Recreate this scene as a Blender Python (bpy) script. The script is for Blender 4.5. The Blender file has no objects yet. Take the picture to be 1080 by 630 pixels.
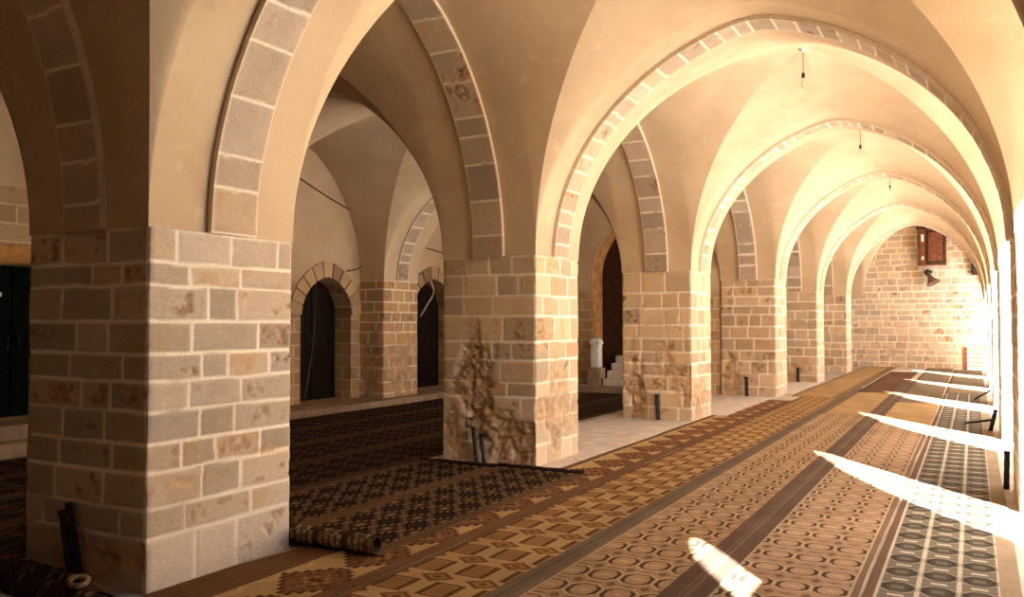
import bpy, bmesh, math, random
import numpy as np
from mathutils import Vector

C = bpy.context.scene.collection
SC = bpy.context.scene
rad = math.radians

# ------------------------------------------------------------------ camera
cam = bpy.data.cameras.new('camera')
cam.lens = 887 / 1080 * 36
cam.sensor_width = 36
cam.clip_start = 0.05
camo = bpy.data.objects.new('camera', cam)
C.objects.link(camo)
camo.location = (0, 0, 1.6)
camo.rotation_euler = (rad(90 + 1.68), 0, rad(28.72))
SC.camera = camo

# ------------------------------------------------------------------ light
SUN_AZ = (-0.60, 0.80)      # the way the sunlight travels over the floor
SUN_EL = 35.6
SUN_STRENGTH = 90.0
SKY_STRENGTH = 0.80
EXPOSURE = 0.10
w = bpy.data.worlds.new('sky')
SC.world = w
w.use_nodes = True
wn = w.node_tree
sky = wn.nodes.new('ShaderNodeTexSky')
sky.sky_type = 'NISHITA'
sky.sun_disc = False
sky.sun_elevation = rad(SUN_EL)
sky.sun_rotation = math.atan2(-SUN_AZ[0], -SUN_AZ[1])
sky.dust_density = 3.0
sky.air_density = 1.0
bg = wn.nodes['Background']
wn.links.new(sky.outputs[0], bg.inputs[0])
bg.inputs[1].default_value = SKY_STRENGTH
sl = bpy.data.lights.new('sun', 'SUN')
sl.energy = SUN_STRENGTH
sl.angle = rad(0.53)
sl.color = (1.0, 0.995, 0.98)
so = bpy.data.objects.new('sun', sl)
C.objects.link(so)
ce = math.cos(rad(SUN_EL))
so.rotation_euler = Vector((SUN_AZ[0] * ce, SUN_AZ[1] * ce, -math.sin(rad(SUN_EL)))).to_track_quat('-Z', 'Y').to_euler()
so.location = (12, -10, 12)
vs = SC.view_settings
vs.view_transform = 'Standard'
vs.look = 'None'
vs.gamma = 1
vs.use_curve_mapping = False
vs.exposure = EXPOSURE
SC.cycles.max_bounces = 16
SC.cycles.diffuse_bounces = 12
SC.cycles.glossy_bounces = 4
SC.cycles.sample_clamp_indirect = 20
SC.cycles.use_denoising = True
SC.cycles.caustics_reflective = False
SC.cycles.caustics_refractive = False


# ------------------------------------------------------------------ helpers
def lin(c):
    c = np.asarray(c, float) / 255.0
    return np.where(c <= 0.04045, c / 12.92, ((c + 0.055) / 1.055) ** 2.4)


def L4(c):
    return tuple(lin(c)) + (1.0,)


def tag(o, label=None, cat=None, group=None, kind=None):
    if label: o['label'] = label
    if cat: o['category'] = cat
    if group: o['group'] = group
    if kind: o['kind'] = kind
    return o


def empty(name, loc=(0, 0, 0), rz=0):
    o = bpy.data.objects.new(name, None)
    o.empty_display_size = 0.1
    C.objects.link(o)
    o.location = loc
    o.rotation_euler = (0, 0, rz)
    return o


def mesh_obj(name, verts, faces, mat, parent=None, smooth=False, loc=(0, 0, 0), cols=None, rot=None):
    me = bpy.data.meshes.new(name)
    me.from_pydata([tuple(v) for v in verts], [], [tuple(f) for f in faces])
    if cols is not None:
        a = me.color_attributes.new('Col', 'FLOAT_COLOR', 'POINT')
        arr = np.ones((len(verts), 4), np.float32)
        arr[:, :3] = cols
        a.data.foreach_set('color', arr.ravel())
    if smooth:
        me.polygons.foreach_set('use_smooth', [True] * len(me.polygons))
    me.materials.append(mat)
    me.update()
    o = bpy.data.objects.new(name, me)
    C.objects.link(o)
    o.location = loc
    if rot: o.rotation_euler = rot
    if parent is not None: o.parent = parent
    return o


def bm_obj(name, bm, mat, parent=None, smooth=False, loc=(0, 0, 0), rot=None):
    bmesh.ops.recalc_face_normals(bm, faces=bm.faces)
    me = bpy.data.meshes.new(name)
    bm.to_mesh(me)
    bm.free()
    if smooth:
        me.polygons.foreach_set('use_smooth', [True] * len(me.polygons))
    me.materials.append(mat)
    o = bpy.data.objects.new(name, me)
    C.objects.link(o)
    o.location = loc
    if rot: o.rotation_euler = rot
    if parent is not None: o.parent = parent
    return o


def add_box(bm, x0, x1, y0, y1, z0, z1, bev=0.0):
    vs_ = [bm.verts.new((x, y, z)) for z in (z0, z1) for y in (y0, y1) for x in (x0, x1)]
    fs = [bm.faces.new([vs_[i] for i in f]) for f in
          ((0, 2, 3, 1), (4, 5, 7, 6), (0, 1, 5, 4), (2, 6, 7, 3), (0, 4, 6, 2), (1, 3, 7, 5))]
    if bev > 0:
        es = set(e for f in fs for e in f.edges)
        bmesh.ops.bevel(bm, geom=list(es), offset=bev, segments=2, affect='EDGES', profile=0.6)


def add_tube(bm, pts, r, n=8, cap=True):
    pts = [Vector(p) for p in pts]
    rs = r if isinstance(r, (list, tuple)) else [r] * len(pts)
    rings = []
    up = Vector((0, 0, 1))
    for i, p in enumerate(pts):
        d = (pts[min(i + 1, len(pts) - 1)] - pts[max(i - 1, 0)]).normalized()
        a = d.cross(up)
        if a.length < 0.05: a = d.cross(Vector((1, 0, 0)))
        a.normalize()
        b = d.cross(a).normalized()
        rings.append([bm.verts.new(p + (a * math.cos(t) + b * math.sin(t)) * rs[i])
                      for t in [2 * math.pi * k / n for k in range(n)]])
    for r0, r1 in zip(rings, rings[1:]):
        for k in range(n):
            bm.faces.new((r0[k], r0[(k + 1) % n], r1[(k + 1) % n], r1[k]))
    if cap:
        bm.faces.new(rings[0][::-1])
        bm.faces.new(rings[-1])


def add_lathe(bm, prof, cx=0, cy=0, cz=0, n=16):
    rings = []
    for r, z in prof:
        rings.append([bm.verts.new((cx + r * math.cos(2 * math.pi * k / n), cy + r * math.sin(2 * math.pi * k / n), cz + z)) for k in range(n)])
    for r0, r1 in zip(rings, rings[1:]):
        for k in range(n):
            bm.faces.new((r0[k], r0[(k + 1) % n], r1[(k + 1) % n], r1[k]))
    bm.faces.new(rings[0][::-1])
    bm.faces.new(rings[-1])


# numpy value noise
def _hash(ix, iy, iz, seed):
    h = (ix.astype(np.int64) * 374761393 + iy.astype(np.int64) * 668265263 + iz.astype(np.int64) * 2147483647 + seed * 144665) & 0xFFFFFFFF
    h = ((h ^ (h >> 13)) * 1274126177) & 0xFFFFFFFF
    h = h ^ (h >> 16)
    return (h & 0xFFFFFF) / float(0xFFFFFF)


def vnoise(x, y, z, seed=0):
    x, y, z = np.broadcast_arrays(np.asarray(x, float), np.asarray(y, float), np.asarray(z, float))
    ix, iy, iz = np.floor(x), np.floor(y), np.floor(z)
    fx, fy, fz = x - ix, y - iy, z - iz
    fx, fy, fz = [f * f * (3 - 2 * f) for f in (fx, fy, fz)]
    r = 0
    for a in (0, 1):
        for b in (0, 1):
            for c in (0, 1):
                wgt = (fx if a else 1 - fx) * (fy if b else 1 - fy) * (fz if c else 1 - fz)
                r = r + wgt * _hash(ix + a, iy + b, iz + c, seed)
    return r


def fbm(x, y, z, seed=0, octv=4):
    r, amp, tot = 0, 1.0, 0
    for o in range(octv):
        r = r + amp * vnoise(x * 2 ** o, y * 2 ** o, z * 2 ** o, seed + o * 17)
        tot += amp
        amp *= 0.55
    return r / tot


def sstep(a, b, x):
    t = np.clip((x - a) / (b - a), 0, 1)
    return t * t * (3 - 2 * t)


# ------------------------------------------------------------------ node materials
class X:
    """a tiny expression layer over shader math nodes"""
    nt = None

    def __init__(s, v): s.v = v

    @staticmethod
    def op(o, *a, clamp=False):
        n = X.nt.nodes.new('ShaderNodeMath')
        n.operation = o
        n.use_clamp = clamp
        for i, q in enumerate(a):
            q = q.v if isinstance(q, X) else q
            if isinstance(q, (int, float)): n.inputs[i].default_value = q
            else: X.nt.links.new(q, n.inputs[i])
        return X(n.outputs[0])

    def __add__(s, o): return X.op('ADD', s, o)
    __radd__ = __add__
    def __sub__(s, o): return X.op('SUBTRACT', s, o)
    def __rsub__(s, o): return X.op('SUBTRACT', o, s)
    def __mul__(s, o): return X.op('MULTIPLY', s, o)
    __rmul__ = __mul__
    def __truediv__(s, o): return X.op('DIVIDE', s, o)
    def abs(s): return X.op('ABSOLUTE', s)
    def fract(s): return X.op('FRACT', s)
    def floor(s): return X.op('FLOOR', s)
    def sin(s): return X.op('SINE', s)
    def lt(s, o): return X.op('LESS_THAN', s, o)
    def gt(s, o): return X.op('GREATER_THAN', s, o)
    def max(s, o): return X.op('MAXIMUM', s, o)
    def min(s, o): return X.op('MINIMUM', s, o)
    def band(s, a, b):
        return s.gt(a) * s.lt(b)
    def ss(s, a, b):
        n = X.nt.nodes.new('ShaderNodeMapRange')
        n.interpolation_type = 'SMOOTHSTEP'
        X.nt.links.new(s.v, n.inputs[0])
        n.inputs[1].default_value = a
        n.inputs[2].default_value = b
        return X(n.outputs[0])


def mixc(f, a, b):
    n = X.nt.nodes.new('ShaderNodeMix')
    n.data_type = 'RGBA'
    for sock, q in ((n.inputs[0], f), (n.inputs[6], a), (n.inputs[7], b)):
        if isinstance(q, X): X.nt.links.new(q.v, sock)
        elif isinstance(q, (tuple, list)): sock.default_value = L4(q)
        elif isinstance(q, (int, float)): sock.default_value = q
        else: X.nt.links.new(q, sock)
    return n.outputs[2]


def new_mat(name, rough=0.9, spec=0.2):
    m = bpy.data.materials.new(name)
    m.use_nodes = True
    nt = m.node_tree
    X.nt = nt
    b = nt.nodes['Principled BSDF']
    b.inputs['Roughness'].default_value = rough
    b.inputs['Specular IOR Level'].default_value = spec
    return m, nt, b


def objcoord():
    n = X.nt.nodes.new('ShaderNodeTexCoord')
    s = X.nt.nodes.new('ShaderNodeSeparateXYZ')
    X.nt.links.new(n.outputs['Object'], s.inputs[0])
    return X(s.outputs[0]), X(s.outputs[1]), X(s.outputs[2]), n.outputs['Object']


def noise(scale, detail=4, rough=0.6, vec=None):
    n = X.nt.nodes.new('ShaderNodeTexNoise')
    n.inputs['Scale'].default_value = scale
    n.inputs['Detail'].default_value = detail
    n.inputs['Roughness'].default_value = rough
    if vec is None:
        tc = X.nt.nodes.new('ShaderNodeTexCoord')
        vec = tc.outputs['Object']
    X.nt.links.new(vec, n.inputs['Vector'])
    return X(n.outputs[0])


def bump(b, h, strength=0.3, dist=0.01):
    n = X.nt.nodes.new('ShaderNodeBump')
    n.inputs['Strength'].default_value = strength
    n.inputs['Distance'].default_value = dist
    X.nt.links.new(h.v if isinstance(h, X) else h, n.inputs['Height'])
    X.nt.links.new(n.outputs[0], b.inputs['Normal'])


def plain(name, c, rough=0.8, var=0.18, scale=14, spec=0.2, metal=0, bmp=0.15):
    m, nt, b = new_mat(name, rough, spec)
    n = noise(scale, 5)
    d = tuple(max(0, q * (1 - var)) for q in c)
    e = tuple(min(255, q * (1 + var * 0.6)) for q in c)
    nt.links.new(mixc(n.ss(0.3, 0.7), d, e), b.inputs['Base Color'])
    b.inputs['Metallic'].default_value = metal
    if bmp: bump(b, n, bmp, 0.01)
    return m


def attr_mat(name):
    m, nt, b = new_mat(name, 0.92, 0.12)
    a = nt.nodes.new('ShaderNodeVertexColor')
    a.layer_name = 'Col'
    n = noise(60, 5)
    n2 = noise(9, 4)
    f = mixc(n.ss(0.25, 0.75), (236, 234, 231), (255, 255, 255))
    mu = nt.nodes.new('ShaderNodeMix')
    mu.data_type = 'RGBA'
    mu.blend_type = 'MULTIPLY'
    mu.inputs[0].default_value = 1
    nt.links.new(a.outputs[0], mu.inputs[6])
    nt.links.new(f, mu.inputs[7])
    nt.links.new(mu.outputs[2], b.inputs['Base Color'])
    bump(b, n + n2 * 0.6, 0.35, 0.008)
    return m


M_STONE = attr_mat('limestone_blocks')


def plaster_mat():
    m, nt, b = new_mat('tan_plaster', 0.92, 0.1)
    n = noise(0.8, 5, 0.6)
    n2 = noise(6, 6, 0.65)
    n3 = noise(38, 3)
    c = mixc(n.ss(0.35, 0.68), (186, 162, 132), (201, 178, 147))
    c = mixc(n2.ss(0.56, 0.74) * 0.5, c, (218, 194, 162))
    c = mixc(n2.ss(0.42, 0.25) * 0.3, c, (174, 144, 110))
    c = mixc(n3.gt(0.72) * 0.35, c, (146, 116, 86))
    nt.links.new(c, b.inputs['Base Color'])
    bump(b, n2 + n3 * 0.3, 0.25, 0.012)
    return m


M_PLASTER = plaster_mat()


def floor_mat():
    m, nt, b = new_mat('worn_stone_floor', 0.75, 0.25)
    n = noise(1.2, 5)
    n2 = noise(12, 5)
    c = mixc(n.ss(0.3, 0.7), (150, 138, 126), (184, 172, 158))
    c = mixc(n2.ss(0.55, 0.8) * 0.4, c, (110, 95, 80))
    nt.links.new(c, b.inputs['Base Color'])
    bump(b, n2, 0.2, 0.01)
    return m


M_FLOOR = floor_mat()
M_SLAB = plain('pale_stone_slab', (196, 186, 174), 0.7, 0.1, 5)
M_COURT = plain('courtyard_paving', (224, 222, 218), 0.85, 0.06, 3)
M_ROOF = plain('roof_concrete', (190, 175, 150), 0.9, 0.1, 3)
M_BLACK = plain('black_plastic', (26, 23, 22), 0.5, 0.2, 20, 0.4)
M_GREY = plain('grey_conduit', (92, 86, 84), 0.6, 0.15, 20, 0.3)
M_GREEN = plain('dark_green_paint', (11, 19, 13), 0.9, 0.2, 12, 0.04)
M_DOOR = plain('shaded_door_wood', (30, 20, 15), 0.75, 0.3, 9, 0.1)  # the doorways' near-black shade is put into this wood colour
M_AISLESLAB = plain('dim_stone_plinth', (150, 128, 104), 0.8, 0.12, 5)
M_DARKWOOD = plain('dark_door_wood', (62, 40, 28), 0.7, 0.3, 9, 0.2)
M_BROWNWOOD = plain('brown_cabinet_wood', (112, 66, 40), 0.6, 0.25, 9, 0.3)
M_LIGHTWOOD = plain('pale_pine_wood', (226, 190, 120), 0.65, 0.15, 12, 0.2)
M_REDWOOD = plain('reddish_wood', (168, 104, 72), 0.65, 0.2, 12, 0.2)
M_WHITE = plain('white_painted_stone', (226, 222, 214), 0.7, 0.06, 12)
M_WIRE = plain('pale_cable', (200, 185, 160), 0.6, 0.1, 12, bmp=0)
M_DWIRE = plain('brown_cable', (92, 66, 44), 0.6, 0.1, 12, bmp=0)
M_ROPE = plain('pale_rope', (140, 116, 84), 0.9, 0.25, 60)
M_OCHRE = plain('ochre_plaster', (176, 128, 78), 0.9, 0.18, 5)
gm, gnt, gb = new_mat('bulb_glass', 0.05, 0.5)
gb.inputs['Transmission Weight'].default_value = 0.9
gb.inputs['Base Color'].default_value = (0.95, 0.93, 0.88, 1)
M_GLASS = gm


def blockwall_mat(name, plaster_above=None):
    """weathered coursed stone for the far parts of the walls"""
    m, nt, b = new_mat(name, 0.92, 0.1)
    x, y, z, vec = objcoord()
    cx = nt.nodes.new('ShaderNodeCombineXYZ')
    nt.links.new((x + y).v, cx.inputs[0])
    nt.links.new(z.v, cx.inputs[1])
    br = nt.nodes.new('ShaderNodeTexBrick')
    br.inputs['Scale'].default_value = 1
    br.inputs['Mortar Size'].default_value = 0.012
    br.inputs['Brick Width'].default_value = 0.46
    br.inputs['Row Height'].default_value = 0.24
    br.inputs['Color1'].default_value = L4((186, 158, 122))
    br.inputs['Color2'].default_value = L4((160, 128, 94))
    br.inputs['Mortar'].default_value = L4((206, 182, 148))
    nt.links.new(cx.outputs[0], br.inputs['Vector'])
    n = noise(3, 5)
    n2 = noise(14, 5)
    c = mixc(n.ss(0.5, 0.72) * 0.7, br.outputs['Color'], (142, 104, 70))
    c = mixc(n2.ss(0.6, 0.75) * 0.5, c, (96, 66, 44))
    if plaster_above:
        pn = noise(0.9, 5)
        pc = mixc(pn.ss(0.3, 0.7), (184, 158, 127), (198, 173, 142))
        f = (z + (n - 0.5) * 0.5).ss(plaster_above - 0.08, plaster_above + 0.08)
        c = mixc(f, c, pc)
    nt.links.new(c, b.inputs['Base Color'])
    bump(b, n2 + X(br.outputs['Fac']) * -0.5, 0.4, 0.02)
    return m


M_WALL = blockwall_mat('plastered_stone_wall', 2.35)


# ------------------------------------------------------------------ stone surfaces
class Blocks:
    """coursed masonry over a flat face: colour and relief at (u, z)"""

    def __init__(s, width, zc, joints=None, seed=0, mw=0.012, blk=0.42):
        rnd = random.Random(seed)
        s.zc = np.array(zc)
        s.seed = seed
        s.mw = mw * 1.1
        s.j = []
        for i in range(len(zc) - 1):
            if joints is not None and i < len(joints):
                s.j.append(np.array(sorted(joints[i])))
            else:
                js = []
                u = rnd.uniform(0.35, 1.0) * blk if i % 2 else rnd.uniform(0.6, 1.25) * blk
                while u < width - 0.1:
                    js.append(u)
                    u += rnd.uniform(0.6, 1.3) * blk
                s.j.append(np.array(js))
        s.rnd = [[(rnd.random(), rnd.random(), rnd.random()) for _ in range(len(j) + 1)] for j in s.j]

    def sample(s, u, z, edge_u=None):
        u = u + (fbm(u * 6, z * 6, 0, s.seed, 2) - 0.5) * 0.022
        zz = z + (fbm(u * 4, z * 4, 3.3, s.seed + 5, 2) - 0.5) * 0.022
        ci = np.clip(np.searchsorted(s.zc, zz) - 1, 0, len(s.zc) - 2)
        dz = np.minimum(np.where(ci == 0, 9, zz - s.zc[ci]), s.zc[ci + 1] - zz)
        du = np.full(u.shape, 9.0)
        r1, r2, r3 = np.zeros(u.shape), np.zeros(u.shape), np.zeros(u.shape)
        for c in range(len(s.zc) - 1):
            mk = ci == c
            if not mk.any(): continue
            j = s.j[c]
            uu = u[mk]
            if len(j):
                du[mk] = np.min(np.abs(uu[:, None] - j[None, :]), axis=1)
                k = np.searchsorted(j, uu)
            else:
                k = np.zeros(len(uu), int)
            rr = np.array(s.rnd[c])
            r1[mk], r2[mk], r3[mk] = rr[k, 0], rr[k, 1], rr[k, 2]
        d = np.minimum(dz, du)
        wv = s.mw * (0.6 + 0.8 * fbm(u * 3, z * 3, 9, s.seed + 3, 2))
        mort = 1 - sstep(wv * 0.55, wv * 1.25, d)
        return mort, d, r1, r2, r3


def stone_look(u, z, mort, d, r1, r2, r3, seed, base, pit=1.0, dust=0.0, warm=0.0):
    """albedo (linear) and relief (m, + is outwards) of worn limestone"""
    n1 = fbm(u * 5, z * 5, r1 * 7, seed + 11, 4)
    n2 = fbm(u * 22, z * 22, r2 * 5, seed + 23, 3)
    base = np.array(base, float)
    tone = 0.90 + 0.17 * r1 + 0.16 * (n1 - 0.5)
    col = base[None, :] * tone[:, None]
    col = col + (r2[:, None] - 0.5) * np.array([4, -1, -9])[None, :]
    # pitted and iron stained stones, each its own way
    pm = sstep(0.50, 0.62, n1) * sstep(0.42, 0.62, n2) * sstep(0.45, 0.8, r3) * pit
    pm = pm * sstep(0.012, 0.05, d)
    col = col * (1 - 0.55 * pm[:, None]) + np.array([112, 74, 46])[None, :] * 0.55 * pm[:, None]
    st = sstep(0.53, 0.68, n1) * sstep(0.3, 0.7, r2) * 0.35
    col = col * (1 - st[:, None]) + np.array([176, 134, 96])[None, :] * st[:, None]
    mc = np.array([244, 233, 216]) * (0.94 + 0.1 * n2)[:, None]
    mk = mort * sstep(0.2, 0.36, fbm(u * 2.3, z * 2.3, 5, seed + 31, 2) + 0.12)
    col = col * (1 - mk[:, None]) + mc * mk[:, None]
    rel = 0.004 * (r1 - 0.5) + 0.007 * (n1 - 0.5) + 0.004 * (n2 - 0.5) - 0.014 * pm - 0.004 * mort
    rel = rel - 0.006 * (1 - sstep(0.0, 0.03, d)) * (1 - mort)
    if dust > 0:
        dm = (1 - sstep(0.05, 0.75, z + 0.5 * (n1 - 0.5))) * dust
        col = col * (1 - dm[:, None]) + np.array([212, 198, 182])[None, :] * dm[:, None]
    return col, rel


def make_pillar(name, x0, x1, y0, y1, zt, zc=None, js=None, je=None, res=0.016, seed=1, base=(196, 172, 144),
                erosion=(), dust=0.0, pit=1.0, zbot=-0.02):
    """one closed square stone shaft; erosion = (face, u, z, ru, rz, depth)"""
    rnd = random.Random(seed)
    if zc is None:
        zc = [zbot]
        while zc[-1] < zt - 0.36: zc.append(zc[-1] + rnd.uniform(0.19, 0.29))
        zc.append(zt)
    W, D = x1 - x0, y1 - y0
    nx, ny = max(6, int(W / res)), max(6, int(D / res))
    P, N, F, U = [], [], [], []
    s2 = 0.7071
    for i in range(nx): t = i / nx; P.append((x0 + W * t, y0)); N.append((-s2, -s2) if i == 0 else (0, -1)); F.append(0); U.append(W * t)
    for i in range(ny): t = i / ny; P.append((x1, y0 + D * t)); N.append((s2, -s2) if i == 0 else (1, 0)); F.append(1); U.append(D * t)
    for i in range(nx): t = i / nx; P.append((x1 - W * t, y1)); N.append((s2, s2) if i == 0 else (0, 1)); F.append(2); U.append(W * t)
    for i in range(ny): t = i / ny; P.append((x0, y1 - D * t)); N.append((-s2, s2) if i == 0 else (-1, 0)); F.append(3); U.append(D * t)
    P, N, F, U = np.array(P), np.array(N), np.array(F), np.array(U)
    nz = max(10, int((zt - zbot) / res))
    Z = np.linspace(zbot, zt, nz + 1)
    nc = len(P)
    UU = np.tile(U, nz + 1); FF = np.tile(F, nz + 1); ZZ = np.repeat(Z, nc)
    NN = np.tile(N, (nz + 1, 1)); PP = np.tile(P, (nz + 1, 1))
    col = np.zeros((len(UU), 3)); rel = np.zeros(len(UU))
    for f in range(4):
        mk = FF == f
        wd = (W, D, W, D)[f]
        b = Blocks(wd, zc, js if f == 0 else (je if f == 1 else None), seed * 7 + f)
        u, z = UU[mk], ZZ[mk]
        q = b.sample(u, z)
        du = (dust if f == 1 else dust * 0.25)
        c, r = stone_look(u + f * 13.7, z, *q, seed + f, base, pit, du)
        edge = np.minimum(u, wd - u)
        chip = sstep(0.045, 0.0, edge) * sstep(0.45, 0.75, fbm(u * 2, z * 7, f * 0 + 1.0, seed + 77, 3))
        r = r - chip * 0.012
        for (ef, eu, ez, ru, rz, dep) in erosion:
            if ef != f: continue
            nn = fbm(u * 3.2, z * 3.2, 2.2, seed + 91, 4)
            n3 = fbm(u * 9, z * 9, 4.1, seed + 95, 4)
            rr = np.sqrt(((u - eu) / ru) ** 2 + ((z - ez) / rz) ** 2) + (nn - 0.5) * 1.9 + (n3 - 0.5) * 0.5 + (q[2] - 0.5) * 0.5
            m = 1 - sstep(0.55, 1.05, rr)
            ridge = np.abs(n3 - 0.5) * 2
            n4 = fbm(u * 26, z * 26, 7.7, seed + 99, 3)
            lump = np.floor((nn + 0.22 * (n3 - 0.5)) * 7) / 7
            r = r - m * dep * np.clip(0.1 + 2.0 * (lump - 0.3) + 0.7 * (0.5 - ridge) + 0.9 * (n4 - 0.5), 0, 1.6) * sstep(0.0, 0.06, edge + 0.02)
            ec = np.array([188, 156, 122])[None, :] * (0.5 + 0.5 * n3 + 0.5 * n4)[:, None]
            mm = (m * 0.8 * sstep(0.3, 0.55, nn + 0.1))[:, None]
            c = c * (1 - mm) + ec * mm
        rel[mk] = r; col[mk] = c
    corner = np.abs(NN[:, 0] * NN[:, 1]) > 0.1
    rel = np.where(corner, rel - 0.010, rel)
    V = np.column_stack([PP[:, 0] + NN[:, 0] * rel, PP[:, 1] + NN[:, 1] * rel, ZZ])
    faces = []
    idx = np.arange(nc)
    nxt = (idx + 1) % nc
    for k in range(nz):
        a = k * nc
        faces.append(np.column_stack([a + idx, a + nxt, a + nc + nxt, a + nc + idx]))
    faces = np.concatenate(faces).tolist()
    ct = len(V)
    V = np.vstack([V, [[(x0 + x1) / 2, (y0 + y1) / 2, zt]]])
    col = np.vstack([col, [base]])
    for i in range(nc): faces.append([nz * nc + i, nz * nc + (i + 1) % nc, ct])
    o = mesh_obj(name, V - np.array([(x0 + x1) / 2, (y0 + y1) / 2, 0]), faces, M_STONE, cols=lin(np.clip(col, 0, 255)), smooth=True,
                 loc=((x0 + x1) / 2, (y0 + y1) / 2, 0))
    return o


# ------------------------------------------------------------------ the vaulting
CP = 0.5          # pointedness of every arch in the hall
EPS = 0.10


def arch_oh(t):
    """t 0..1 from springing to crown -> (fraction across the half span, fraction of the rise)"""
    R = 1 + CP
    th = t * math.acos(CP / R)
    x = R * math.cos(th) - CP
    o = 1 - x
    xs = (math.sqrt(x * x + EPS * EPS) - EPS) / (math.sqrt(1 + EPS * EPS) - EPS)
    h = math.sqrt(max(0, R * R - (xs + CP) ** 2)) / math.sqrt(1 + 2 * CP)
    return o, h


class Arch:
    """a curve from A over a crown to B (points are 3D springings)"""

    def __init__(s, A, B, zm):
        s.A, s.B, s.zm = np.array(A, float), np.array(B, float), zm
        s.M = (s.A + s.B) / 2
        s.M[2] = zm

    def half(s, side, t):
        o, h = arch_oh(t)
        Q = s.A if side == 0 else s.B
        p = Q + (s.M - Q) * o
        p[2] = Q[2] + (s.zm - Q[2]) * h
        return p

    def at(s, t):   # t 0..1 over the whole arch
        return s.half(0, t * 2) if t <= 0.5 else s.half(1, (1 - t) * 2)


NT = 26


class Shell:
    def __init__(s): s.v, s.f = [], []

    def strip(s, ca, cb, n=4):
        """loft between two point lists, n quads across"""
        b = len(s.v)
        m = len(ca)
        for i in range(m):
            for k in range(n + 1):
                s.v.append(ca[i] * (1 - k / n) + cb[i] * (k / n))
        for i in range(m - 1):
            for k in range(n):
                a = b + i * (n + 1) + k
                s.f.append((a, a + 1, a + n + 2, a + n + 1))

    def soffit(s, A1, A2):
        ts = [i / (2 * NT) for i in range(2 * NT + 1)]
        s.strip([A1.at(t) for t in ts], [A2.at(t) for t in ts], 3)

    def web(s, arch, ctr):
        """the vault cell behind one arch of a bay, up to the bay's crown point"""
        ts = [i / NT for i in range(NT + 1)]
        for side in (0, 1):
            Q = arch.A if side == 0 else arch.B
            ed, gr = [], []
            for t in ts:
                o, h = arch_oh(t)
                ed.append(arch.half(side, t))
                g = Q + (ctr - Q) * o
                g[2] = Q[2] + (ctr[2] - Q[2]) * h
                gr.append(g)
            b, n, m = len(s.v), 8, len(ed)
            for i in range(m):
                for k in range(n + 1):
                    f = k / n
                    p = ed[i] * (1 - f) + gr[i] * f
                    p[2] = ed[i][2] + (gr[i][2] - ed[i][2]) * (math.sqrt(f * f + 0.0225) - 0.15) / 0.8612
                    s.v.append(p)
            for i in range(m - 1):
                for k in range(n):
                    a = b + i * (n + 1) + k
                    s.f.append((a, a + 1, a + n + 2, a + n + 1))

    def build(s, name, mat):
        return mesh_obj(name, s.v, s.f, mat, smooth=True)


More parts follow.
